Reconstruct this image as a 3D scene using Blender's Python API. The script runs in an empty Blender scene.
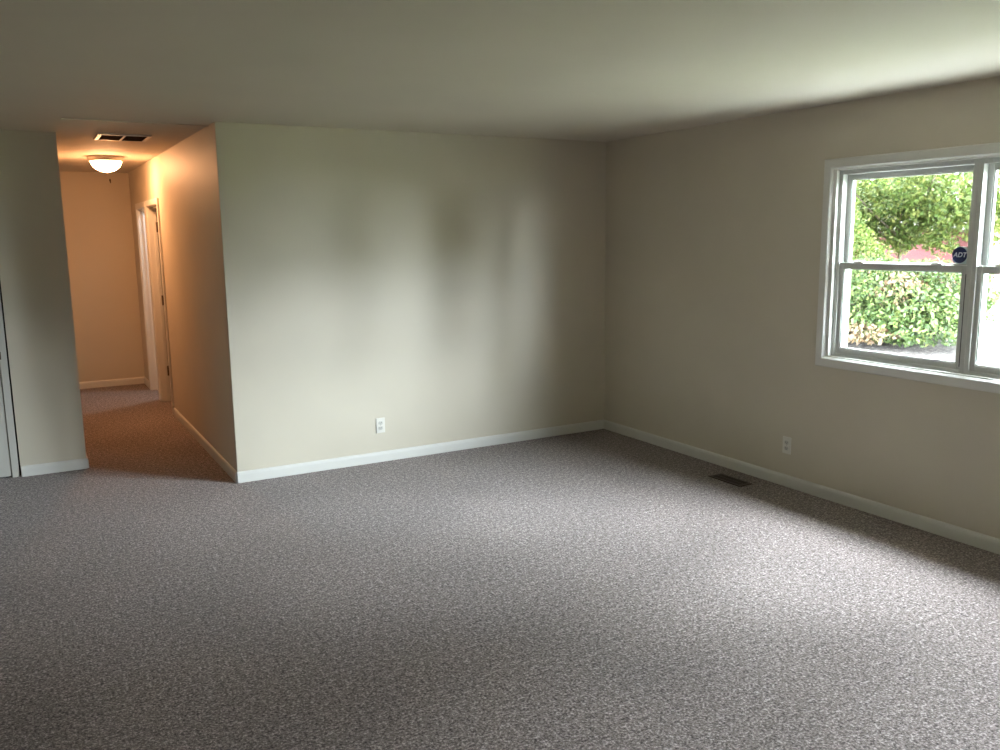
import bpy, bmesh, math, random
import numpy as np
from mathutils import Vector, Matrix

random.seed(7)
RNG = np.random.default_rng(11)
S = bpy.context.scene
COL = S.collection

# ------------------------------------------------------------------ camera
F_PX, YAW, PITCH, ROLL = 850.67, 0.5121, 0.1633, -0.0127
CAM = Vector((-4.3667, -5.915, 1.688))
fw = Vector((math.sin(YAW) * math.cos(PITCH), math.cos(YAW) * math.cos(PITCH), -math.sin(PITCH)))
rt = Vector((math.cos(YAW), -math.sin(YAW), 0.0))
up = rt.cross(fw)
c, s = math.cos(ROLL), math.sin(ROLL)
r2, u2 = c * rt + s * up, -s * rt + c * up
cam_data = bpy.data.cameras.new('camera')
cam_data.sensor_width = 36.0
cam_data.lens = F_PX / 1000.0 * 36.0
cam_data.clip_start = 0.02
cam_data.clip_end = 300
cam = bpy.data.objects.new('camera', cam_data)
M = Matrix((r2, u2, -fw)).transposed().to_4x4()
M.translation = CAM
cam.matrix_world = M
COL.objects.link(cam)
S.camera = cam

# ------------------------------------------------------------------ sky, exposure
SKY_STRENGTH = 130.0
world = bpy.data.worlds.new('overcast_sky')
S.world = world
world.use_nodes = True
nt = world.node_tree
bgn = nt.nodes['Background']
bgn.inputs['Color'].default_value = (0.855, 0.945, 1.03, 1)
bgn.inputs['Strength'].default_value = SKY_STRENGTH
S.view_settings.view_transform = 'Standard'
S.view_settings.look = 'None'
S.view_settings.gamma = 1.0
S.view_settings.use_curve_mapping = False
S.view_settings.exposure = 0.14
try:
    S.cycles.use_denoising = True
    S.cycles.max_bounces = 16
    S.cycles.diffuse_bounces = 8
    S.cycles.transparent_max_bounces = 16
    S.cycles.sample_clamp_indirect = 12.0
    S.cycles.caustics_reflective = False
    S.cycles.caustics_refractive = False
except Exception:
    pass
LAMP_STRENGTH = 132.0

# ------------------------------------------------------------------ dimensions (metres)
H = 2.44                      # ceiling
HALL_R = -3.155               # hall wall on the living-room side
HALL_L = -4.04                # other hall wall
ENTRY_Y = 1.0                 # wall left of the hall
END_Y = 4.85                  # hall end wall
ROOM_L, ROOM_F = -6.4, -7.4   # room limits behind the camera
WT = 0.150                     # outer wall thickness
YARD = -0.3


# ------------------------------------------------------------------ materials
def mat(name, col, rough=0.6, metal=0.0, spec=0.5):
    m = bpy.data.materials.new(name)
    m.use_nodes = True
    b = m.node_tree.nodes['Principled BSDF']
    b.inputs['Base Color'].default_value = (*col, 1)
    b.inputs['Roughness'].default_value = rough
    b.inputs['Metallic'].default_value = metal
    b.inputs['Specular IOR Level'].default_value = spec
    return m


def nodes(m):
    return m.node_tree.nodes, m.node_tree.links, m.node_tree.nodes['Principled BSDF']


def noise(N, L, coord, scale, detail=2.0, rough=0.5):
    n = N.new('ShaderNodeTexNoise')
    n.inputs['Scale'].default_value = scale
    n.inputs['Detail'].default_value = detail
    n.inputs['Roughness'].default_value = rough
    L.new(coord, n.inputs['Vector'])
    return n


def ramp(N, L, fac, stops):
    r = N.new('ShaderNodeValToRGB')
    e = r.color_ramp.elements
    while len(e) < len(stops):
        e.new(0.5)
    for i, (p, col) in enumerate(stops):
        e[i].position = p
        e[i].color = (*col, 1)
    L.new(fac, r.inputs['Fac'])
    return r


def paint(name, col, rough=0.5, var=0.03, bump=0.06, scale=90.0):
    """wall paint: roller stipple and slight colour drift"""
    m = mat(name, col, rough, spec=0.35)
    N, L, b = nodes(m)
    tc = N.new('ShaderNodeTexCoord')
    big = noise(N, L, tc.outputs['Object'], 1.7, 3)
    lo = tuple(x * (1 - var) for x in col)
    hi = tuple(min(1, x * (1 + var)) for x in col)
    r = ramp(N, L, big.outputs['Fac'], [(0.3, lo), (0.7, hi)])
    L.new(r.outputs['Color'], b.inputs['Base Color'])
    fine = noise(N, L, tc.outputs['Object'], scale, 3)
    bp = N.new('ShaderNodeBump')
    bp.inputs['Strength'].default_value = bump
    bp.inputs['Distance'].default_value = 0.004
    L.new(fine.outputs['Fac'], bp.inputs['Height'])
    L.new(bp.outputs['Normal'], b.inputs['Normal'])
    return m


WALL = paint('wall_paint', (0.565, 0.515, 0.425), 0.55)
CEIL = paint('ceiling_paint', (0.59, 0.545, 0.465), 0.75, 0.02, 0.12, 60)
TRIM = paint('trim_paint', (0.64, 0.63, 0.60), 0.35, 0.02, 0.02, 40)
DOORP = paint('door_paint', (0.50, 0.485, 0.45), 0.4, 0.03, 0.03, 40)
VINYL = paint('vinyl', (0.52, 0.53, 0.51), 0.3, 0.01, 0.01, 40)
PLASTIC = paint('white_plastic', (0.70, 0.68, 0.63), 0.35, 0.01, 0.0)
PLASTIC_IN = paint('grey_plastic', (0.55, 0.54, 0.50), 0.4, 0.01, 0.0)
DARK = mat('recess_shade', (0.02, 0.018, 0.016), 0.7)  # near-black colour standing in for shade in gaps, ducts and outlet slots
BRONZE = paint('bronze_metal', (0.10, 0.065, 0.045), 0.45, 0.2, 0.02)
BROWN_METAL = paint('brown_enamel', (0.035, 0.018, 0.011), 0.45, 0.15, 0.02)
NICKEL = mat('brushed_nickel', (0.5, 0.46, 0.42), 0.4, 0.6)
BLACK_RUBBER = mat('black_rubber', (0.02, 0.02, 0.022), 0.6)
NAVY = paint('navy_print', (0.012, 0.02, 0.09), 0.4, 0.02, 0.0)
PALE = paint('pale_film', (0.55, 0.66, 0.68), 0.4, 0.02, 0.0)
WHITE_INK = mat('white_ink', (0.85, 0.87, 0.9), 0.5)
ROOFING = paint('roof_shingle', (0.10, 0.09, 0.085), 0.9, 0.2, 0.3, 20)
RED = paint('red_siding', (0.07, 0.0095, 0.0125), 0.7, 0.15, 0.1, 12)
BARK = paint('bark', (0.11, 0.085, 0.065), 0.9, 0.3, 0.6, 25)


def carpet():
    m = mat('carpet_pile', (0.2, 0.19, 0.18), 0.95, spec=0.1)
    N, L, b = nodes(m)
    tc = N.new('ShaderNodeTexCoord')
    o = tc.outputs['Object']
    f1 = noise(N, L, o, 100.0, 2.5, 0.7)
    f2 = noise(N, L, o, 38.0, 2.0, 0.6)
    mx = N.new('ShaderNodeMath'); mx.operation = 'MULTIPLY_ADD'
    mx.inputs[1].default_value = 0.72
    L.new(f1.outputs['Fac'], mx.inputs[0])
    ml = N.new('ShaderNodeMath'); ml.operation = 'MULTIPLY'; ml.inputs[1].default_value = 0.28
    L.new(f2.outputs['Fac'], ml.inputs[0])
    L.new(ml.outputs[0], mx.inputs[2])
    r = ramp(N, L, mx.outputs[0], [(0.36, (0.035, 0.026, 0.024)), (0.45, (0.132, 0.104, 0.096)),
                                   (0.54, (0.249, 0.206, 0.197)), (0.64, (0.543, 0.461, 0.446))])
    big = noise(N, L, o, 1.3, 4)
    r2_ = ramp(N, L, big.outputs['Fac'], [(0.3, (0.86, 0.86, 0.86)), (0.7, (1.08, 1.08, 1.08))])
    mul = N.new('ShaderNodeMix'); mul.data_type = 'RGBA'; mul.blend_type = 'MULTIPLY'
    mul.inputs[0].default_value = 1.0
    L.new(r.outputs['Color'], mul.inputs[6]); L.new(r2_.outputs['Color'], mul.inputs[7])
    L.new(mul.outputs[2], b.inputs['Base Color'])
    bp = N.new('ShaderNodeBump')
    bp.inputs['Strength'].default_value = 0.7
    bp.inputs['Distance'].default_value = 0.008
    L.new(mx.outputs[0], bp.inputs['Height'])
    L.new(bp.outputs['Normal'], b.inputs['Normal'])
    b.inputs['Sheen Weight'].default_value = 0.15
    return m


CARPET = carpet()


def glass_mat():
    m = bpy.data.materials.new('window_glass')
    m.use_nodes = True
    N, L = m.node_tree.nodes, m.node_tree.links
    N.remove(N['Principled BSDF'])
    t = N.new('ShaderNodeBsdfTransparent'); t.inputs['Color'].default_value = (0.93, 0.95, 0.94, 1)
    g = N.new('ShaderNodeBsdfGlossy'); g.inputs['Roughness'].default_value = 0.02
    fr = N.new('ShaderNodeFresnel'); fr.inputs['IOR'].default_value = 1.3
    ge = N.new('ShaderNodeNewGeometry')          # same reflectance on both faces of the pane
    mr = N.new('ShaderNodeMapRange')
    mr.inputs['To Min'].default_value = 1.3
    mr.inputs['To Max'].default_value = 1 / 1.3
    L.new(ge.outputs['Backfacing'], mr.inputs['Value']); L.new(mr.outputs['Result'], fr.inputs['IOR'])
    mx = N.new('ShaderNodeMixShader')
    L.new(fr.outputs[0], mx.inputs[0]); L.new(t.outputs[0], mx.inputs[1]); L.new(g.outputs[0], mx.inputs[2])
    L.new(mx.outputs[0], N['Material Output'].inputs['Surface'])
    return m


GLASS = glass_mat()


def leaf_mat(name, stops, trans=0.35):
    m = bpy.data.materials.new(name)
    m.use_nodes = True
    N, L, b = nodes(m)
    b.inputs['Roughness'].default_value = 0.55
    b.inputs['Specular IOR Level'].default_value = 0.3
    g = N.new('ShaderNodeNewGeometry')
    r = ramp(N, L, g.outputs['Random Per Island'], stops)
    L.new(r.outputs['Color'], b.inputs['Base Color'])
    t = N.new('ShaderNodeBsdfTranslucent')
    L.new(r.outputs['Color'], t.inputs['Color'])
    mx = N.new('ShaderNodeMixShader'); mx.inputs[0].default_value = trans
    L.new(b.outputs[0], mx.inputs[1]); L.new(t.outputs[0], mx.inputs[2])
    L.new(mx.outputs[0], N['Material Output'].inputs['Surface'])
    return m


LEAF_GREEN = leaf_mat('leaf_green', [(0.0, (0.014, 0.029, 0.006)), (0.4, (0.032, 0.054, 0.013)), (0.8, (0.060, 0.080, 0.020)), (1.0, (0.098, 0.103, 0.034))])
LEAF_DEEP = leaf_mat('leaf_deep', [(0.0, (0.009, 0.022, 0.007)), (0.5, (0.023, 0.043, 0.014)), (1.0, (0.051, 0.072, 0.026))])
LEAF_BRIGHT = leaf_mat('leaf_bright', [(0.0, (0.036, 0.064, 0.011)), (0.5, (0.076, 0.108, 0.020)), (1.0, (0.144, 0.148, 0.041))])
LEAF_TAN = leaf_mat('leaf_tan', [(0.0, (0.038, 0.020, 0.010)), (0.5, (0.080, 0.051, 0.026)), (1.0, (0.120, 0.091, 0.049))], 0.2)


def ground_mat(name, a, b_, c_, scale):
    m = mat(name, a, 0.95, spec=0.1)
    N, L, b = nodes(m)
    tc = N.new('ShaderNodeTexCoord')
    n = noise(N, L, tc.outputs['Object'], scale, 5, 0.65)
    r = ramp(N, L, n.outputs['Fac'], [(0.3, a), (0.5, b_), (0.7, c_)])
    L.new(r.outputs['Color'], b.inputs['Base Color'])
    bp = N.new('ShaderNodeBump'); bp.inputs['Strength'].default_value = 0.8; bp.inputs['Distance'].default_value = 0.05
    L.new(n.outputs['Fac'], bp.inputs['Height']); L.new(bp.outputs['Normal'], b.inputs['Normal'])
    return m


LAWN = ground_mat('lawn_grass', (0.06, 0.068, 0.034), (0.10, 0.11, 0.06), (0.16, 0.165, 0.10), 9)
CONCRETE = ground_mat('concrete', (0.34, 0.335, 0.31), (0.42, 0.415, 0.39), (0.48, 0.47, 0.44), 6)
MULCH = ground_mat('mulch', (0.012, 0.010, 0.009), (0.035, 0.03, 0.028), (0.10, 0.088, 0.082), 14)


# ------------------------------------------------------------------ builders
def link(name, bm, material, parent=None, smooth=False, **props):
    me = bpy.data.meshes.new(name)
    bmesh.ops.recalc_face_normals(bm, faces=bm.faces)
    bm.to_mesh(me)
    bm.free()
    if smooth:
        me.polygons.foreach_set('use_smooth', [True] * len(me.polygons))
    if material:
        me.materials.append(material)
    o = bpy.data.objects.new(name, me)
    COL.objects.link(o)
    if parent:
        o.parent = parent
        o.matrix_parent_inverse = Matrix.Identity(4)
    for k, v in props.items():
        o[k] = v
    return o


def empty(name, loc=(0, 0, 0), rz=0.0, **props):
    o = bpy.data.objects.new(name, None)
    COL.objects.link(o)
    o.location = loc
    o.rotation_euler = (0, 0, rz)
    o.empty_display_size = 0.1
    for k, v in props.items():
        o[k] = v
    return o


def box(bm, x0, x1, y0, y1, z0, z1, bev=0.0, seg=2):
    vs = [bm.verts.new(p) for p in ((x0, y0, z0), (x1, y0, z0), (x1, y1, z0), (x0, y1, z0),
                                    (x0, y0, z1), (x1, y0, z1), (x1, y1, z1), (x0, y1, z1))]
    fs = [bm.faces.new([vs[i] for i in q]) for q in ((3, 2, 1, 0), (4, 5, 6, 7), (0, 1, 5, 4), (1, 2, 6, 5), (2, 3, 7, 6), (3, 0, 4, 7))]
    if bev:
        es = {e for f in fs for e in f.edges}
        bmesh.ops.bevel(bm, geom=list(es), offset=bev, segments=seg, affect='EDGES', profile=0.6)


def boxes(*bs, bev=0.0):
    bm = bmesh.new()
    for b in bs:
        box(bm, *b, bev=bev)
    return bm


def prism(bm, pts, z0, z1):
    """footprint polygon (x, y) extruded in z"""
    lo = [bm.verts.new((x, y, z0)) for x, y in pts]
    hi = [bm.verts.new((x, y, z1)) for x, y in pts]
    n = len(pts)
    bm.faces.new(lo[::-1]); bm.faces.new(hi)
    for i in range(n):
        bm.faces.new((lo[i], lo[(i + 1) % n], hi[(i + 1) % n], hi[i]))


def slab_with_holes(to3, u0, u1, v0, v1, t0, t1, holes):
    """a wall: rectangle u x v, thickness t0..t1, rectangular holes cut out"""
    us = sorted({u0, u1, *[h[0] for h in holes], *[h[1] for h in holes]})
    vs = sorted({v0, v1, *[h[2] for h in holes], *[h[3] for h in holes]})
    solid = {}
    for i in range(len(us) - 1):
        for j in range(len(vs) - 1):
            cu, cv = (us[i] + us[i + 1]) / 2, (vs[j] + vs[j + 1]) / 2
            solid[i, j] = not any(h[0] < cu < h[1] and h[2] < cv < h[3] for h in holes)
    bm = bmesh.new()
    cache = {}

    def V(i, j, t):
        k = (i, j, t)
        if k not in cache:
            cache[k] = bm.verts.new(to3(us[i], vs[j], t1 if t else t0))
        return cache[k]
    for (i, j), ok in solid.items():
        if not ok:
            continue
        for t in (0, 1):
            bm.faces.new((V(i, j, t), V(i + 1, j, t), V(i + 1, j + 1, t), V(i, j + 1, t)))
        for di, dj, a, b_ in ((-1, 0, (i, j), (i, j + 1)), (1, 0, (i + 1, j), (i + 1, j + 1)),
                              (0, -1, (i, j), (i + 1, j)), (0, 1, (i, j + 1), (i + 1, j + 1))):
            if not solid.get((i + di, j + dj), False):
                bm.faces.new((V(*a, 0), V(*b_, 0), V(*b_, 1), V(*a, 1)))
    return bm


def lathe(bm, prof, n=40, cx=0.0, cy=0.0):
    rings = []
    for r, z in prof:
        if r < 1e-6:
            rings.append([bm.verts.new((cx, cy, z))])
        else:
            rings.append([bm.verts.new((cx + r * math.cos(2 * math.pi * k / n), cy + r * math.sin(2 * math.pi * k / n), z)) for k in range(n)])
    for a, b_ in zip(rings, rings[1:]):
        for k in range(n):
            q = [a[k % len(a)], a[(k + 1) % len(a)], b_[(k + 1) % len(b_)], b_[k % len(b_)]]
            q = list(dict.fromkeys(q))
            if len(q) > 2:
                bm.faces.new(q)


def tube(bm, pts, rads, n=8):
    prev = None
    for i, (p, r) in enumerate(zip(pts, rads)):
        p = Vector(p)
        d = (Vector(pts[min(i + 1, len(pts) - 1)]) - Vector(pts[max(i - 1, 0)])).normalized()
        a = d.orthogonal().normalized()
        b_ = d.cross(a)
        ring = [bm.verts.new(p + r * (math.cos(2 * math.pi * k / n) * a + math.sin(2 * math.pi * k / n) * b_)) for k in range(n)]
        if prev:
            off = min(range(n), key=lambda q: (ring[q].co - prev[0].co).length)
            ring = ring[off:] + ring[:off]
            for k in range(n):
                bm.faces.new((prev[k], prev[(k + 1) % n], ring[(k + 1) % n], ring[k]))
        else:
            bm.faces.new(ring)
        prev = ring
    bm.faces.new(prev)


# ------------------------------------------------------------------ room shell
ST = dict(kind='structure')
link('floor', boxes((ROOM_L - WT, WT, ROOM_F - WT, END_Y + WT, -0.12, 0.0)), CARPET, None, **ST)
link('ceiling', boxes((ROOM_L - 0.6, WT + 0.42, ROOM_F - 0.6, END_Y + 0.6, H, H + 0.16)), CEIL, None, **ST)

bm = bmesh.new()
x0, x1, xm, y0, y1 = ROOM_L - 0.6, WT + 0.42, (ROOM_L + WT) / 2, ROOM_F - 0.6, END_Y + 0.6
a = [bm.verts.new(p) for p in ((x0, y0, H + 0.16), (x1, y0, H + 0.16), (xm, y0, H + 1.75))]
b = [bm.verts.new((v.co.x, y1, v.co.z)) for v in a]
bm.faces.new(a); bm.faces.new(b[::-1])
for k in range(3):
    bm.faces.new((a[k], a[(k + 1) % 3], b[(k + 1) % 3], b[k]))
link('roof', bm, ROOFING, None, **ST)

# back wall, its free corner rounded like a corner bead
bm = bmesh.new()
R_ = 0.006
pts = [(0.0, 0.0), (0.0, 0.11), (HALL_R, 0.11)]
for k in range(5):
    a = math.pi + k * math.pi / 8
    pts.append((HALL_R + R_ + R_ * math.cos(a), R_ + R_ * math.sin(a)))
prism(bm, pts, 0, H)
link('wall_back', bm, WALL, None, **ST)

# window openings in the outer wall on the right, as (y0, y1, z0, z1)
WIN = (-4.095, -2.305, 0.905, 2.058)        # the twin window in view
WIN_FILL = (-6.75, -5.85, 0.905, 2.058)         # added unseen window nearer the camera, fills the near floor with daylight
link('wall_right', slab_with_holes(lambda u, v, t: (t, u, v), ROOM_F - WT, END_Y + 0.11, 0, H, 0, WT, [WIN, WIN_FILL]), WALL, None, **ST)
link('wall_front', slab_with_holes(lambda u, v, t: (u, t, v), ROOM_L, 0.0, 0, H, ROOM_F - WT, ROOM_F, []), WALL, None, **ST)
link('wall_left', boxes((ROOM_L - WT, ROOM_L, ROOM_F - WT, ENTRY_Y + 0.11, 0, H)), WALL, None, **ST)
D1 = (-5.34, -4.472, 0.0, 2.05)             # closed door at the picture's left edge
link('wall_entry', slab_with_holes(lambda u, v, t: (u, t, v), ROOM_L, HALL_L, 0, H, ENTRY_Y, ENTRY_Y + 0.11, [D1]), WALL, None, **ST)
link('wall_hall_left', boxes((HALL_L - 0.11, HALL_L, ENTRY_Y + 0.11, END_Y, 0, H)), WALL, None, **ST)
DB = (2.745, 3.505, 0.0, 2.02)              # two doorways in the hall
DA = (3.625, 4.305, 0.0, 2.02)
link('wall_hall_right', slab_with_holes(lambda u, v, t: (t, u, v), 0.11, END_Y, 0, H, HALL_R, HALL_R + 0.11, [DA, DB]), WALL, None, **ST)
link('wall_hall_end', boxes((HALL_L - 0.11, 0.0, END_Y, END_Y + 0.11, 0, H)), WALL, None, **ST)
link('wall_partition', boxes((HALL_R + 0.11, 0.0, 3.545, 3.605, 0, H)), WALL, None, **ST)
link('trim_1', boxes((HALL_L, HALL_R, 0.20, 0.245, H - 0.006, H)), CEIL, None, **ST)


# baseboards: profile extruded along a run, t = out of the wall
def baseboard(name, p0, p1, nrm, h=0.079, t=0.013):
    bm = bmesh.new()
    prof = [(0, 0), (t, 0), (t, h - 0.022), (t * 0.82, h - 0.010), (t * 0.45, h - 0.003), (0, h)]
    rings = []
    for p in (p0, p1):
        rings.append([bm.verts.new((p[0] + nrm[0] * o, p[1] + nrm[1] * o, z)) for o, z in prof])
    n = len(prof)
    for k in range(n):
        bm.faces.new((rings[0][k], rings[0][(k + 1) % n], rings[1][(k + 1) % n], rings[1][k]))
    bm.faces.new(rings[0]); bm.faces.new(rings[1][::-1])
    return link(name, bm, TRIM, None, **ST)


baseboard('baseboard_back', (HALL_R - 0.001, 0), (0, 0), (0, -1))
baseboard('baseboard_right', (0, -0.013), (0, ROOM_F), (-1, 0))
baseboard('baseboard_entry', (D1[1] + 0.004, ENTRY_Y), (HALL_L, ENTRY_Y), (0, -1))
baseboard('baseboard_entry_far', (ROOM_L, ENTRY_Y), (D1[0], ENTRY_Y), (0, -1))
baseboard('baseboard_hall_right', (HALL_R, 0.002), (HALL_R, DB[0] - 0.07), (-1, 0))
baseboard('baseboard_hall_corner', (HALL_R, DA[1] + 0.07), (HALL_R, END_Y), (-1, 0))
baseboard('baseboard_hall_left', (HALL_L, ENTRY_Y), (HALL_L, END_Y), (1, 0))
baseboard('baseboard_hall_end', (HALL_L, END_Y), (HALL_R, END_Y), (0, -1))
baseboard('baseboard_left', (ROOM_L, ROOM_F), (ROOM_L, ENTRY_Y), (1, 0))
baseboard('baseboard_front', (ROOM_L, ROOM_F), (0, ROOM_F), (0, 1))


# ------------------------------------------------------------------ windows
def ring_boards(x0, x1, y0, y1, z0, z1, wl, wr, wb, wt, bev=0.003):
    """four boards of a rectangular frame in the YZ plane"""
    return boxes((x0, x1, y0, y0 + wl, z0, z1), (x0, x1, y1 - wr, y1, z0, z1),
                 (x0, x1, y0 + wl, y1 - wr, z0, z0 + wb), (x0, x1, y0 + wl, y1 - wr, z1 - wt, z1), bev=bev)


def mitred_casing(y0, y1, z0, z1, w, t):
    """casing with mitred corners; inner edge y0..y1, z0..z1; flat face with eased inner and outer edges"""
    bm = bmesh.new()
    prof = [(0.0, 0.0), (0.0, -t * 0.55), (0.010, -t), (w - 0.006, -t), (w, -t + 0.006), (w, 0.0)]   # (outward, x)
    cs = [(y0, z0, -1, -1), (y1, z0, 1, -1), (y1, z1, 1, 1), (y0, z1, -1, 1)]
    rings = [[bm.verts.new((x, y + sy * o, z + sz * o)) for o, x in prof] for y, z, sy, sz in cs]
    n = len(prof)
    for i in range(4):
        a, b_ = rings[i], rings[(i + 1) % 4]
        for k in range(n):
            bm.faces.new((a[k], a[(k + 1) % n], b_[(k + 1) % n], b_[k]))
    return bm


def twin_window(name, y0, y1, z0, z1, units=2):
    w = empty(name, (0, (y0 + y1) / 2, z0), **ST)
    Y = (y0 + y1) / 2

    def part(nm, bm, m, parent=w):
        bmesh.ops.translate(bm, verts=bm.verts, vec=(0, -Y, -z0))
        return link(nm, bm, m, parent)
    part('casing', mitred_casing(y0 + 0.004, y1 - 0.004, z0 + 0.004, z1 - 0.004, 0.062, 0.018), TRIM)
    lin = 0.012
    sid = 0.030
    part('jamb_liner', ring_boards(-0.002, 0.08, y0, y1, z0, z1, sid, sid, lin, lin, 0.001), TRIM)
    a0, a1, b0, b1 = y0 + sid, y1 - sid, z0 + lin, z1 - lin
    wid = (a1 - a0) / units
    for k in range(units):
        f0, f1 = a0 + wid * k, a0 + wid * (k + 1)
        fr = 0.026
        part('frame', ring_boards(0.022, 0.140, f0, f1, b0, b1, fr, fr, 0.020, fr, 0.003), VINYL)
        s0, s1, t0, t1 = f0 + fr - 0.006, f1 - fr + 0.006, b0 + 0.015, b1 - fr + 0.006
        mid = 1.478
        for nm, x0, x1, q0, q1, wb, wt in (('upper_sash', 0.066, 0.096, mid - 0.018, t1, 0.036, 0.034),
                                           ('lower_sash', 0.032, 0.062, t0, mid + 0.018, 0.036, 0.034)):
            st = 0.034
            sa = part(nm, ring_boards(x0, x1, s0, s1, q0, q1, st, st, wb, wt, 0.004), VINYL)
            xm = (x0 + x1) / 2
            part('glazing_bead', ring_boards(xm - 0.010, xm + 0.010, s0 + st, s1 - st, q0 + wb, q1 - wt, 0.007, 0.007, 0.007, 0.007, 0.002), VINYL, sa)
            part('pane', boxes((xm - 0.0015, xm + 0.0015, s0 + st + 0.002, s1 - st - 0.002, q0 + wb + 0.002, q1 - wt - 0.002)), GLASS, sa)
            if nm == 'lower_sash':
                part('weatherstrip', boxes((x0 - 0.0045, x0 - 0.001, s0 + 0.007, s0 + 0.013, q0 + 0.02, q1 - 0.045)), BLACK_RUBBER, sa)
                for fy in (0.23, 0.84):
                    yc = s0 + (s1 - s0) * fy
                    lk = boxes((x0 + 0.002, x1 - 0.002, yc - 0.032, yc + 0.032, q1 - 0.001, q1 + 0.009),
                               (x0 + 0.006, x1 - 0.006, yc - 0.012, yc + 0.026, q1 + 0.009, q1 + 0.013), bev=0.003)
                    part('sash_lock', lk, PLASTIC, sa)
    # daylight portal: guides sampling only, gives off nothing itself
    ld = bpy.data.lights.new('window_portal', 'AREA')
    ld.shape = 'RECTANGLE'
    ld.size, ld.size_y = (z1 - z0), (y1 - y0)
    ld.cycles.is_portal = True
    lo = bpy.data.objects.new('window_portal', ld)
    COL.objects.link(lo)
    lo.location = (WT + 0.01, Y, (z0 + z1) / 2)
    lo.rotation_euler = (0, math.radians(90), 0)
    return w


twin_window('window_1', *WIN)
twin_window('fill_window', *WIN_FILL, units=1)


# ------------------------------------------------------------------ doors
def hall_doorway(name, y0, y1, z1):
    d = empty(name, (HALL_R, y0, 0), **ST)

    def part(nm, bm, m, parent=d):
        bmesh.ops.translate(bm, verts=bm.verts, vec=(-HALL_R, -y0, 0))
        return link(nm, bm, m, parent)
    j = 0.016
    part('jamb', boxes((HALL_R - 0.002, HALL_R + 0.112, y0, y0 + j, 0, z1), (HALL_R - 0.002, HALL_R + 0.112, y1 - j, y1, 0, z1),
                       (HALL_R - 0.002, HALL_R + 0.112, y0 + j, y1 - j, z1 - j, z1), bev=0.002), TRIM)
    part('door_stop', boxes((HALL_R + 0.045, HALL_R + 0.075, y0 + j, y0 + j + 0.011, 0, z1 - j), (HALL_R + 0.045, HALL_R + 0.075, y1 - j - 0.011, y1 - j, 0, z1 - j),
                            (HALL_R + 0.045, HALL_R + 0.075, y0 + j + 0.011, y1 - j - 0.011, z1 - j - 0.011, z1 - j)), TRIM)
    cw = 0.057
    for x0, x1 in ((HALL_R - 0.016, HALL_R - 0.0005), (HALL_R + 0.1105, HALL_R + 0.126)):
        part('casing', boxes((x0, x1, y0 - cw + 0.006, y0 + 0.006, 0, z1 + cw - 0.006), (x0, x1, y1 - 0.006, y1 + cw - 0.006, 0, z1 + cw - 0.006),
                             (x0, x1, y0 + 0.006, y1 - 0.006, z1 - 0.006, z1 + cw - 0.006), bev=0.004), TRIM)
    return d, part


d2, part = hall_doorway('door_2', *DB[:2], DB[3])
for z in (1.80, 1.11, 0.43):
    bm = bmesh.new()
    box(bm, HALL_R - 0.022, HALL_R + 0.040, DB[0] + 0.0155, DB[0] + 0.0185, z - 0.045, z + 0.045)
    tube(bm, [(HALL_R - 0.022, DB[0] + 0.014, z - 0.047), (HALL_R - 0.022, DB[0] + 0.014, z + 0.047)], [0.009, 0.009], 10)
    part('hinge', bm, BRONZE)
hall_doorway('door_3', *DA[:2], DA[3])

# closed door at the left edge of the picture, set back in its opening
d1 = empty('door_1', (D1[1], ENTRY_Y, 0), **ST)


def p1(nm, bm, m, parent=d1):
    bmesh.ops.translate(bm, verts=bm.verts, vec=(-D1[1], -ENTRY_Y, 0))
    return link(nm, bm, m, parent)


xr, xl, zt = D1[1] - 0.011, D1[0] + 0.011, D1[3] - 0.011
p1('gap_shade', boxes((D1[0], D1[1], ENTRY_Y + 0.06, ENTRY_Y + 0.066, 0, D1[3])), DARK)  # dark sheet in place of the shade around the door frame
p1('jamb', boxes((xr - 0.046, xr, ENTRY_Y + 0.004, ENTRY_Y + 0.058, 0, zt), (xl, xl + 0.046, ENTRY_Y + 0.004, ENTRY_Y + 0.058, 0, zt),
                 (xl + 0.046, xr - 0.046, ENTRY_Y + 0.004, ENTRY_Y + 0.058, zt - 0.046, zt), bev=0.003), DOORP)
lx0, lx1 = xl + 0.049, xr - 0.049
leaf_bm = bmesh.new()
yf = ENTRY_Y + 0.012
box(leaf_bm, lx0, lx1, yf + 0.008, yf + 0.04, 0.012, zt - 0.049)
st_w = 0.105
xm0, xm1 = (lx0 + lx1) / 2 - 0.05, (lx0 + lx1) / 2 + 0.05
rails = [(0.012, 0.23), (0.80, 0.98), (1.56, 1.66), (1.88, zt - 0.049)]
box(leaf_bm, lx0, lx0 + st_w, yf, yf + 0.008, 0.012, zt - 0.049)
box(leaf_bm, lx1 - st_w, lx1, yf, yf + 0.008, 0.012, zt - 0.049)
box(leaf_bm, xm0, xm1, yf, yf + 0.008, 0.012, zt - 0.049)
for a, b_ in rails:
    box(leaf_bm, lx0 + st_w, xm0, yf, yf + 0.008, a, b_)
    box(leaf_bm, xm1, lx1 - st_w, yf, yf + 0.008, a, b_)
leaf = p1('leaf', leaf_bm, DOORP)
for a, b_ in zip([r[1] for r in rails[:-1]], [r[0] for r in rails[1:]]):
    for q0, q1 in ((lx0 + st_w, xm0), (xm1, lx1 - st_w)):
        p1('panel', boxes((q0 + 0.018, q1 - 0.018, yf + 0.001, yf + 0.009, a + 0.018, b_ - 0.018), bev=0.003), DOORP, leaf)
p1('strike_plate', boxes((lx1 - 0.014, lx1 + 0.014, ENTRY_Y + 0.0015, ENTRY_Y + 0.0055, 0.862, 0.918), bev=0.001), BRONZE, leaf)
kb = bmesh.new()
lathe(kb, [(0.0, 0), (0.030, 0), (0.030, 0.006), (0.012, 0.010), (0.011, 0.032), (0.024, 0.040), (0.027, 0.052), (0.020, 0.062), (0.0, 0.065)], 24)
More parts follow.
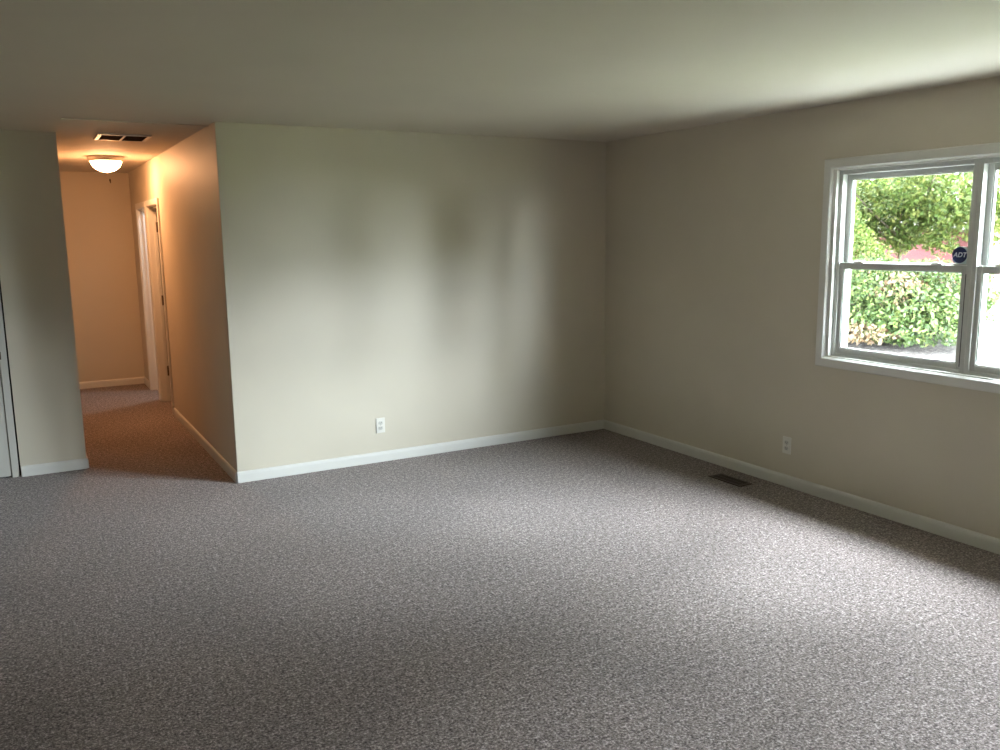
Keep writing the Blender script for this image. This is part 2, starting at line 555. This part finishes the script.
bmesh.ops.rotate(kb, verts=kb.verts, cent=(0, 0, 0), matrix=Matrix.Rotation(math.pi / 2, 3, 'X'))
bmesh.ops.translate(kb, verts=kb.verts, vec=(lx1 - 0.075, yf, 0.89))
p1('knob', kb, BRONZE, leaf)


# ------------------------------------------------------------------ dome ceiling lamps
def dome_light(loc, label, colour, strength):
    lamp = empty('ceiling_light', loc, label=label, category='ceiling light', group='flush-mount dome lights')
    bm = bmesh.new()
    lathe(bm, [(0.0, 0.0), (0.155, 0.0), (0.158, -0.006), (0.154, -0.030), (0.144, -0.046), (0.132, -0.046), (0.132, -0.004), (0.0, -0.004)], 48)
    link('mounting_ring', bm, NICKEL, lamp, True)
    bm = bmesh.new()
    prof = [(0.130, -0.040)] + [(0.130 * math.cos(a), -0.040 - 0.098 * math.sin(a)) for a in [math.pi / 2 * k / 12 for k in range(1, 12)]] + [(0.0, -0.138)]
    lathe(bm, prof, 48)
    m = mat('lit_glass', (0.9, 0.85, 0.75), 0.3)
    b = m.node_tree.nodes['Principled BSDF']
    b.inputs['Emission Color'].default_value = (*colour, 1)
    b.inputs['Emission Strength'].default_value = strength
    link('glass_dome', bm, m, lamp, True)
    bm = bmesh.new()
    lathe(bm, [(0.0, -0.136), (0.010, -0.138), (0.011, -0.144), (0.006, -0.151), (0.0, -0.153)], 16)
    link('finial', bm, NICKEL, lamp, True)


dome_light((-3.565, 2.82, H), 'lit warm dome ceiling light with white glass in the hall', (1.0, 0.47, 0.205), LAMP_STRENGTH)
dome_light((-2.55, 4.0, H), 'added unseen cool dome light in the side room, standing in for daylight on the hall floor', (0.85, 0.93, 1.0), LAMP_STRENGTH * 0.65)  # added lamp, unseen, in place of daylight through the far doorway

# ------------------------------------------------------------------ ceiling grille
GX0, GX1, GY0, GY1 = -3.775, -3.415, 0.93, 1.32
gr = empty('air_return_grille', ((GX0 + GX1) / 2, (GY0 + GY1) / 2, H), label='white-edged louvered air return grille with centre bar on hall ceiling', category='vent')
gw, gl = GX1 - GX0, GY1 - GY0
bm = boxes((-gw / 2, -gw / 2 + 0.028, -gl / 2, gl / 2, -0.012, 0.0), (gw / 2 - 0.028, gw / 2, -gl / 2, gl / 2, -0.012, 0.0),
           (-gw / 2 + 0.028, gw / 2 - 0.028, -gl / 2, -gl / 2 + 0.028, -0.012, 0.0), (-gw / 2 + 0.028, gw / 2 - 0.028, gl / 2 - 0.028, gl / 2, -0.012, 0.0), bev=0.003)
link('frame', bm, TRIM, gr)
link('duct_shade', boxes((-gw / 2 + 0.02, gw / 2 - 0.02, -gl / 2 + 0.02, gl / 2 - 0.02, -0.0025, -0.0005)), DARK, gr)  # flat dark sheet for the shade inside the duct, no recess cut
link('center_bar', boxes((-0.008, 0.008, -gl / 2 + 0.028, gl / 2 - 0.028, -0.013, -0.003), bev=0.002), TRIM, gr)
bm = bmesh.new()
box(bm, -gw / 2 + 0.028, gw / 2 - 0.028, -0.0012, 0.0012, -0.004, 0.004)
bmesh.ops.rotate(bm, verts=bm.verts, cent=(0, 0, 0), matrix=Matrix.Rotation(math.radians(-38), 3, 'X'))
lv = link('louver', bm, BROWN_METAL, gr)  # blades coloured dark for the shade they show at this viewing angle
nl = 16
for k in range(nl):
    o = lv if k == 0 else lv.copy()
    if k:
        COL.objects.link(o)
        o.parent = gr
    o.location = (0, -gl / 2 + 0.028 + (gl - 0.056) * (k + 0.5) / nl, -0.0075)

# ------------------------------------------------------------------ floor register
fr_ = empty('floor_register', (-0.222, -1.756, 0.0), label='brown metal floor register in carpet by the right baseboard', category='vent')
rw, rl = 0.058, 0.146
link('frame', boxes((-rw, -rw + 0.016, -rl, rl, 0.0, 0.007), (rw - 0.016, rw, -rl, rl, 0.0, 0.007), (-rw + 0.016, rw - 0.016, -rl, -rl + 0.018, 0.0, 0.007),
                    (-rw + 0.016, rw - 0.016, rl - 0.018, rl, 0.0, 0.007), bev=0.002), BROWN_METAL, fr_)
link('duct_shade', boxes((-rw + 0.01, rw - 0.01, -rl + 0.01, rl - 0.01, 0.0005, 0.0015)), DARK, fr_)  # dark sheet painted as the shade below the slats
link('center_bar', boxes((-0.004, 0.004, -rl + 0.018, rl - 0.018, 0.002, 0.0068), bev=0.001), BROWN_METAL, fr_)
sl = link('slat', boxes((-rw + 0.016, rw - 0.016, -0.0022, 0.0022, 0.002, 0.006)), BROWN_METAL, fr_)
for k in range(16):
    o = sl if k == 0 else sl.copy()
    if k:
        COL.objects.link(o)
        o.parent = fr_
    o.location = (0, -rl + 0.018 + (2 * rl - 0.036) * (k + 0.5) / 16, 0)


# ------------------------------------------------------------------ outlets (built facing -Y, then turned)
def outlet(loc, rz, label):
    o = empty('wall_outlet', loc, rz, label=label, category='outlet', group='duplex outlets above the baseboards')
    link('cover_plate', boxes((-0.035, 0.035, -0.006, 0.0, -0.0575, 0.0575), bev=0.003), PLASTIC, o)
    for zc in (0.0195, -0.0195):
        bm = bmesh.new()
        pts = []
        for k in range(24):
            a = 2 * math.pi * k / 24
            pts.append((0.0175 * math.cos(a), max(-0.0135, min(0.0135, 0.0175 * math.sin(a)))))
        lo = [bm.verts.new((x, -0.0055, zc + z)) for x, z in pts]
        hi = [bm.verts.new((x, -0.0085, zc + z)) for x, z in pts]
        bm.faces.new(lo); bm.faces.new(hi[::-1])
        for k in range(24):
            bm.faces.new((lo[k], lo[(k + 1) % 24], hi[(k + 1) % 24], hi[k]))
        rc = link('receptacle', bm, PLASTIC_IN, o)
        link('slot', boxes((-0.0078, -0.0052, -0.0089, -0.0083, zc - 0.003, zc + 0.006)), DARK, rc)
        link('slot', boxes((0.0052, 0.0078, -0.0089, -0.0083, zc - 0.003, zc + 0.006)), DARK, rc)
        link('ground_hole', boxes((-0.002, 0.002, -0.0089, -0.0083, zc - 0.010, zc - 0.006)), DARK, rc)
    bm = bmesh.new()
    lathe(bm, [(0.0, 0.0), (0.0035, 0.0), (0.003, 0.0012), (0.0, 0.0015)], 14)
    bmesh.ops.rotate(bm, verts=bm.verts, cent=(0, 0, 0), matrix=Matrix.Rotation(math.pi / 2, 3, 'X'))
    bmesh.ops.translate(bm, verts=bm.verts, vec=(0, -0.006, 0))
    link('screw', bm, NICKEL, o)
    return o


outlet((-2.083, 0.0, 0.281), 0.0, 'white duplex outlet on the brightly lit back wall')
outlet((0.0, -2.042, 0.280), -math.pi / 2, 'off-white duplex outlet on the shaded wall below the window')

# small dark hook high on the hall end wall
hk = empty('wall_hook', (-3.353, END_Y, 2.355), label='tiny dark hook high on the hall end wall near the ceiling', category='hook')
link('back_plate', boxes((-0.008, 0.008, -0.003, 0.0, -0.014, 0.014), bev=0.001), BRONZE, hk)
bm = bmesh.new()
tube(bm, [(0, -0.002, 0.006), (0, -0.016, 0.002), (0, -0.028, -0.010), (0, -0.030, -0.022), (0, -0.022, -0.030), (0, -0.014, -0.027)], [0.005] * 6, 8)
link('prong', bm, BRONZE, hk, True)

# ------------------------------------------------------------------ round sticker on the upper pane
SX = 0.081 - 0.0016
sk = empty('security_sticker', (SX, -3.094, 1.549), -math.pi / 2, label='round navy security sticker with white letters on the upper window pane', category='sticker')
# local frame: x runs along the wall to the viewer's right, -y faces the room


def disc(name, r, y0, y1, m, n, cx=0.0, cz=0.0, rot=0.0, parent=sk):
    bm = bmesh.new()
    lo = [bm.verts.new((cx + r * math.cos(rot + 2 * math.pi * k / n), y0, cz + r * math.sin(rot + 2 * math.pi * k / n))) for k in range(n)]
    hi = [bm.verts.new((v.co.x, y1, v.co.z)) for v in lo]
    bm.faces.new(lo); bm.faces.new(hi[::-1])
    for k in range(n):
        bm.faces.new((lo[k], lo[(k + 1) % n], hi[(k + 1) % n], hi[k]))
    return link(name, bm, m, parent)


disc('backing', 0.056, 0.0, -0.0006, PALE, 8, 0.010, -0.006, math.pi / 8)
disc('badge', 0.043, -0.0006, -0.0012, NAVY, 40)
cu = bpy.data.curves.new('lettering', 'FONT')
cu.body = 'ADT'
cu.size = 0.036
cu.shear = 0.25
cu.extrude = 0.0003
cu.offset = 0.0006
cu.align_x = 'CENTER'
cu.align_y = 'CENTER'
tmp = bpy.data.objects.new('lettering_curve', cu)
COL.objects.link(tmp)
bpy.context.view_layer.update()
tme = bpy.data.meshes.new_from_object(tmp.evaluated_get(bpy.context.evaluated_depsgraph_get()))
bpy.data.objects.remove(tmp)
tme.materials.clear()
tme.materials.append(WHITE_INK)
to = bpy.data.objects.new('lettering', tme)
COL.objects.link(to)
to.parent = sk
to.location = (0.0, -0.0016, 0.0)
to.rotation_euler = (math.pi / 2, 0, 0)

# ------------------------------------------------------------------ yard outside
n_ = 40
bm = bmesh.new()
xs = [WT + 0.01 + 60 * (k / n_) for k in range(n_ + 1)]
ys = [-40 + 80 * (k / n_) for k in range(n_ + 1)]
gv = [[bm.verts.new((x, y, YARD + 0.04 * math.sin(x * 0.7) * math.cos(y * 0.5) + 0.012 * max(0, x - 12))) for y in ys] for x in xs]
for i in range(n_):
    for j in range(n_):
        bm.faces.new((gv[i][j], gv[i + 1][j], gv[i + 1][j + 1], gv[i][j + 1]))
link('yard_lawn', bm, LAWN, None, True, kind='structure')

bm = bmesh.new()
nr, na = 8, 36
cx, cy = 9.6, 5.0
prev = None
for i in range(nr + 1):
    f = 1 - i / nr
    ring = []
    for k in range(na):
        a = 2 * math.pi * k / na
        wob = 1 + 0.10 * math.sin(3 * a + 1) + 0.05 * math.sin(7 * a)
        z = YARD - 0.05 + 0.22 * (1 - f * f) + 0.025 * random.random()
        ring.append(bm.verts.new((cx + 4.1 * f * wob * math.cos(a), cy + 4.6 * f * wob * math.sin(a), z)) if i < nr or k == 0 else None)
    if i == nr:
        for k in range(na):
            bm.faces.new((prev[k], prev[(k + 1) % na], ring[0]))
    elif prev:
        for k in range(na):
            bm.faces.new((prev[k], prev[(k + 1) % na], ring[(k + 1) % na], ring[k]))
    prev = ring
link('garden_bed', bm, MULCH, None, True, kind='structure')


link('bounce_paving', boxes((WT + 0.02, 2.9, -7.5, 1.0, YARD - 0.1, YARD + 0.06), bev=0.01), CONCRETE, None, kind='structure')  # added unseen concrete, bounces neutral daylight up to the ceiling


def leaf_mesh(name, P, size, material, parent, outward=None, flop=0.0, aspect=0.5):
    """one small pointed, folded leaf at each point of P"""
    n = len(P)
    d = RNG.normal(size=(n, 3))
    if outward is not None:
        d = d + outward * 0.9
    d[:, 2] -= flop
    d /= np.linalg.norm(d, axis=1)[:, None]
    q = RNG.normal(size=(n, 3))
    sd = np.cross(d, q)
    sd /= np.linalg.norm(sd, axis=1)[:, None]
    nm = np.cross(d, sd)
    L_ = (size * RNG.uniform(0.6, 1.3, n))[:, None]
    V = np.stack([P - d * L_ * 0.5, P + sd * L_ * aspect * 0.5 + nm * L_ * 0.12, P + d * L_ * 0.5, P - sd * L_ * aspect * 0.5 + nm * L_ * 0.12], 1).reshape(-1, 3)
    me = bpy.data.meshes.new(name)
    me.vertices.add(4 * n); me.vertices.foreach_set('co', V.astype(np.float32).ravel())
    me.loops.add(4 * n); me.loops.foreach_set('vertex_index', np.arange(4 * n, dtype=np.int32))
    me.polygons.add(n)
    me.polygons.foreach_set('loop_start', np.arange(0, 4 * n, 4, dtype=np.int32))
    me.polygons.foreach_set('loop_total', np.full(n, 4, dtype=np.int32))
    me.update(calc_edges=True)
    me.validate()
    me.materials.append(material)
    o = bpy.data.objects.new(name, me)
    COL.objects.link(o)
    o.parent = parent
    o['kind'] = 'stuff'
    return o


def blob_points(n, blobs, zmin, depth=0.35):
    """points near the skin of a union of ellipsoids (cx, cy, cz, rx, ry, rz)"""
    B = np.array(blobs, float)
    w = (B[:, 3] * B[:, 4]) ** 0.9 * B[:, 5] ** 0.4
    idx = RNG.choice(len(B), n, p=w / w.sum())
    d = RNG.normal(size=(n, 3))
    d /= np.linalg.norm(d, axis=1)[:, None]
    r = 1 - depth * RNG.random(n) ** 1.5
    lump = 1 + 0.12 * np.sin(d[:, 0] * 7 + idx) * np.sin(d[:, 1] * 6 + 2 * idx) + 0.08 * np.sin(d[:, 2] * 11 + idx)
    P = B[idx, :3] + d * B[idx, 3:6] * (r * lump)[:, None]
    k = P[:, 2] > zmin
    return P[k], d[k]


def plant(name, base, label, category, blobs, n, size, material, stems, group, flop=0.2, extra=None, depth=0.35):
    """base at ground; blobs given relative to it"""
    t = empty(name, base, label=label, category=category, group=group)
    P, d = blob_points(n, blobs, 0.08, depth)
    leaf_mesh('foliage', P, size, material, t, d, flop)
    if extra:
        eb, en, es, em, enm = extra
        P, d = blob_points(en, eb, 0.08, 0.5)
        o = leaf_mesh(enm, P, es, em, t, d, 0.9)
        o['label'] = 'dried tan leaves drooping at the lower edge'
    for pts, rads in stems:
        bm = bmesh.new()
        tube(bm, pts, rads, 7)
        link('stem' if category == 'shrub' else 'trunk', bm, BARK, t, True)
    return t


def shrub_stems(n, spread, h):
    out = []
    for k in range(n):
        a = 2 * math.pi * k / n + random.uniform(-0.3, 0.3)
        r = spread * random.uniform(0.6, 1.1)
        out.append(([(0.10 * math.cos(a), 0.10 * math.sin(a), -0.05), (0.4 * r * math.cos(a), 0.4 * r * math.sin(a), 0.45 * h),
                     (r * math.cos(a), r * math.sin(a), h)], [0.035, 0.025, 0.008]))
    return out


G1, G2 = 'shrubs outside the window', 'trees beyond the window'
plant('weeping_shrub', (8.7, 3.87, YARD + 0.1), 'low weeping green shrub with dried tan leaves along its lower edge', 'shrub',
      [(0, 0, 0.78, 1.3, 1.5, 0.68), (0.3, -0.9, 0.75, 0.9, 0.9, 0.62), (-0.2, 1.0, 0.85, 1.0, 0.9, 0.72), (-0.5, -0.3, 0.55, 0.9, 1.3, 0.55), (-0.5, -1.2, 0.45, 0.8, 0.8, 0.5)], 20000, 0.09, LEAF_GREEN,
      shrub_stems(7, 0.8, 0.9), G1, 0.5,
      extra=([(-1.0, 1.0, 0.66, 0.42, 0.5, 0.50), (-1.2, 0.35, 0.45, 0.35, 0.7, 0.40), (-1.25, -0.5, 0.25, 0.3, 0.8, 0.2), (-0.7, -1.0, 0.9, 0.4, 0.4, 0.3)], 2300, 0.09, LEAF_TAN, 'dried_leaves'))
plant('leafy_shrub', (11.6, 7.9, YARD + 0.1), 'tall light green bush behind the weeping shrub on its left', 'shrub',
      [(0, 0, 1.3, 1.0, 1.1, 1.3), (-0.1, 0.6, 1.5, 0.9, 0.9, 1.4), (0.0, -0.35, 2.1, 0.8, 0.8, 0.8), (0.0, -1.15, 1.0, 0.9, 0.8, 1.05)], 16000, 0.11, LEAF_BRIGHT,
      shrub_stems(6, 0.7, 1.6), G1, 0.2)


def tree_trunk(h, r, reach=1.9, rise=1.5):
    out = [([(0, 0, -0.1), (0.05, 0.03, h * 0.35), (-0.05, 0.08, h * 0.7), (0.0, 0.0, h)], [r, r * 0.85, r * 0.6, r * 0.3])]
    for k in range(5):
        a = 2 * math.pi * k / 5 + 0.4
        z0 = h * (0.45 + 0.08 * k)
        out.append(([(0, 0.03, z0), (0.5 * reach * math.cos(a), 0.5 * reach * math.sin(a), z0 + 0.45 * rise),
                     (reach * math.cos(a), reach * math.sin(a), z0 + rise)], [r * 0.45, r * 0.3, r * 0.1]))
    return out


# added tree, its wide crown out of view, put over the shrubs to shade them
plant('added_shade_tree', (7.2, 8.8, YARD), 'large added tree, crown out of view, overhanging the shrubs to shade them', 'tree',
      [(0, 0, 6.4, 4.5, 4.5, 3.0), (-2.2, -3.8, 5.2, 3.4, 3.4, 1.9), (2.6, -4.2, 5.4, 3.6, 3.6, 2.1), (3.6, 0.5, 5.6, 3.6, 3.8, 2.3),
       (-3.0, 1.5, 5.6, 3.0, 3.4, 2.0), (0.3, -6.4, 5.6, 2.8, 2.4, 1.8), (0.2, -2.0, 5.0, 3.4, 3.0, 1.7)], 42000, 0.30, LEAF_GREEN,
      tree_trunk(6.5, 0.26, 3.6, 2.0), G2, 0.3, depth=0.8)
plant('sky_block_tree', (9.6, -3.2, YARD), 'tall dense added tree, out of view, blocking sky straight out from the window', 'tree',  # added tree, unseen, blocks eastern sky to darken the floor
      [(0, 0, 8.2, 3.0, 3.0, 3.4), (0.4, 1.0, 4.2, 3.0, 2.4, 3.6), (-0.3, -1.2, 4.2, 2.8, 2.6, 3.6)], 24000, 0.30, LEAF_DEEP,
      tree_trunk(8.0, 0.22, 2.2, 1.6), G2, 0.3, depth=0.8)
plant('added_canopy_tree', (25.0, 7.6, YARD), 'wide added tree whose high crown shades the ground around the red shed', 'tree',  # added crown, keeps sky light off the lawn beyond the shrubs
      [(0, 0, 6.8, 4.2, 4.6, 2.8), (-2.6, 3.6, 6.0, 3.6, 3.6, 2.4), (-3.2, -2.6, 6.0, 3.4, 3.6, 2.4), (-3.6, 0.6, 5.8, 3.0, 3.0, 2.2), (0.5, 5.5, 6.4, 3.4, 3.2, 2.4)], 26000, 0.34, LEAF_GREEN,
      tree_trunk(6.8, 0.24, 3.2, 1.8), G2, 0.3, depth=0.8)
for x, y, r, h, lab in ((15.9, 2.0, 1.2, 8.5, 'narrow added evergreen right of the shed, cutting daylight on the shrubs'), (10.5, 16.2, 1.9, 8.0, 'narrow added evergreen far to the left of the shed, cutting daylight on the shrubs'),
                        (4.75, -14.2, 0.85, 4.6, 'slim added evergreen down the yard, out of view, dimming a patch of the back wall')):
    plant('added_evergreen', (x, y, YARD + 0.08), lab, 'tree',  # added evergreens, out of view, cut daylight on shrubs and back wall
          [(0, 0, h * 0.22, r, r, h * 0.24), (0, 0, h * 0.45, r * 0.85, r * 0.85, h * 0.25), (0, 0, h * 0.68, r * 0.6, r * 0.6, h * 0.22), (0, 0, h * 0.86, r * 0.35, r * 0.35, h * 0.16)], 9000, 0.22, LEAF_DEEP,
          tree_trunk(h * 0.9, 0.12, 0.6, 0.3), G2, 0.5, depth=0.7)
plant('small_tree', (14.0, 7.2, YARD), 'small fine-leaved tree with a low open crown before the red shed', 'tree',
      [(0, 0, 2.9, 1.2, 1.3, 0.95), (-0.1, 1.2, 2.6, 1.0, 1.1, 1.0), (0.0, -1.3, 2.85, 1.0, 1.3, 0.95), (0.3, -0.3, 2.3, 0.7, 0.6, 0.75), (0.3, -1.9, 2.45, 0.7, 0.8, 0.85), (-0.3, 1.0, 1.9, 0.7, 0.8, 0.8), (0.0, -1.0, 1.75, 0.5, 0.35, 0.35), (0.0, 0.0, 1.7, 0.4, 0.35, 0.3)], 20000, 0.12, LEAF_BRIGHT,
      tree_trunk(2.9, 0.07), G2, 0.4, depth=0.6)
for k, (x, y, r, h, m, lab) in enumerate([
        (34.0, 23.0, 3.4, 9.5, LEAF_GREEN, 'full green tree farthest off beyond the tall light bush'),
        (34.0, 15.2, 3.4, 10.0, LEAF_DEEP, 'deep green tree farthest off behind the red shed'),
        (34.0, 7.4, 3.4, 9.0, LEAF_GREEN, 'round green tree farthest off on the right beyond the shed'),
        (23.0, 21.0, 3.4, 9.0, LEAF_BRIGHT, 'pale green tree at the left of the window view beyond the bush'),
        (24.0, -17.0, 3.2, 5.4, LEAF_GREEN, 'low added tree far down the yard, out of view, blocking low sky nearest to the tall dense tree'),  # from here down: added unseen trees keeping low sky off the back wall
        (19.5, -23.5, 3.2, 5.6, LEAF_DEEP, 'low deep green added tree far down the yard, out of view, blocking low sky between two others'),
        (13.0, -27.5, 3.2, 5.2, LEAF_GREEN, 'low added tree far down the yard, out of view, blocking low sky nearest to the slim evergreen')]):
    plant('broadleaf_tree', (x, y, YARD + 0.15), lab, 'tree',
          [(0, 0, h * 0.62, r * 0.95, r * 0.95, h * 0.38), (0.3, r * 0.3, h * 0.35, r * 0.7, r * 0.7, h * 0.33), (-0.3, -r * 0.3, h * 0.38, r * 0.7, r * 0.7, h * 0.35)], 12000, 0.28, m,
          tree_trunk(h * 0.7, 0.18), G2, 0.2)

# red shed behind the shrubs
sh = empty('red_shed', (18.0, 9.0, YARD + 0.05), math.radians(12), label='red board-sided shed half hidden by leaves behind the shrubs', category='shed')
link('wall', boxes((-1.2, 1.2, -1.7, 1.7, -0.05, 2.0)), RED, sh)
bd = link('board', boxes((-1.225, -1.20, -1.7, 1.7, 0.0, 0.19)), RED, sh)
for k in range(10):
    o = bd if k == 0 else bd.copy()
    if k:
        COL.objects.link(o)
        o.parent = sh
    o.location = (0, 0, 0.2 * k)
bm = bmesh.new()
for sgn in (-1, 1):
    q = [(sgn * 1.5, -1.95, 1.92), (sgn * 1.5, 1.95, 1.92), (0, 1.95, 2.85), (0, -1.95, 2.85)]
    lo = [bm.verts.new(p) for p in q]
    hi = [bm.verts.new((p[0], p[1], p[2] + 0.08)) for p in q]
    bm.faces.new(lo); bm.faces.new(hi)
    for k in range(4):
        bm.faces.new((lo[k], lo[(k + 1) % 4], hi[(k + 1) % 4], hi[k]))
link('roof', bm, ROOFING, sh)
for yy in (-1.7, 1.66):
    bm = bmesh.new()
    a = [bm.verts.new(p) for p in ((-1.2, yy, 2.0), (1.2, yy, 2.0), (0, yy, 2.82))]
    b2 = [bm.verts.new((v.co.x, yy + 0.04, v.co.z)) for v in a]
    bm.faces.new(a); bm.faces.new(b2[::-1])
    for k in range(3):
        bm.faces.new((a[k], a[(k + 1) % 3], b2[(k + 1) % 3], b2[k]))
    link('gable', bm, RED, sh)
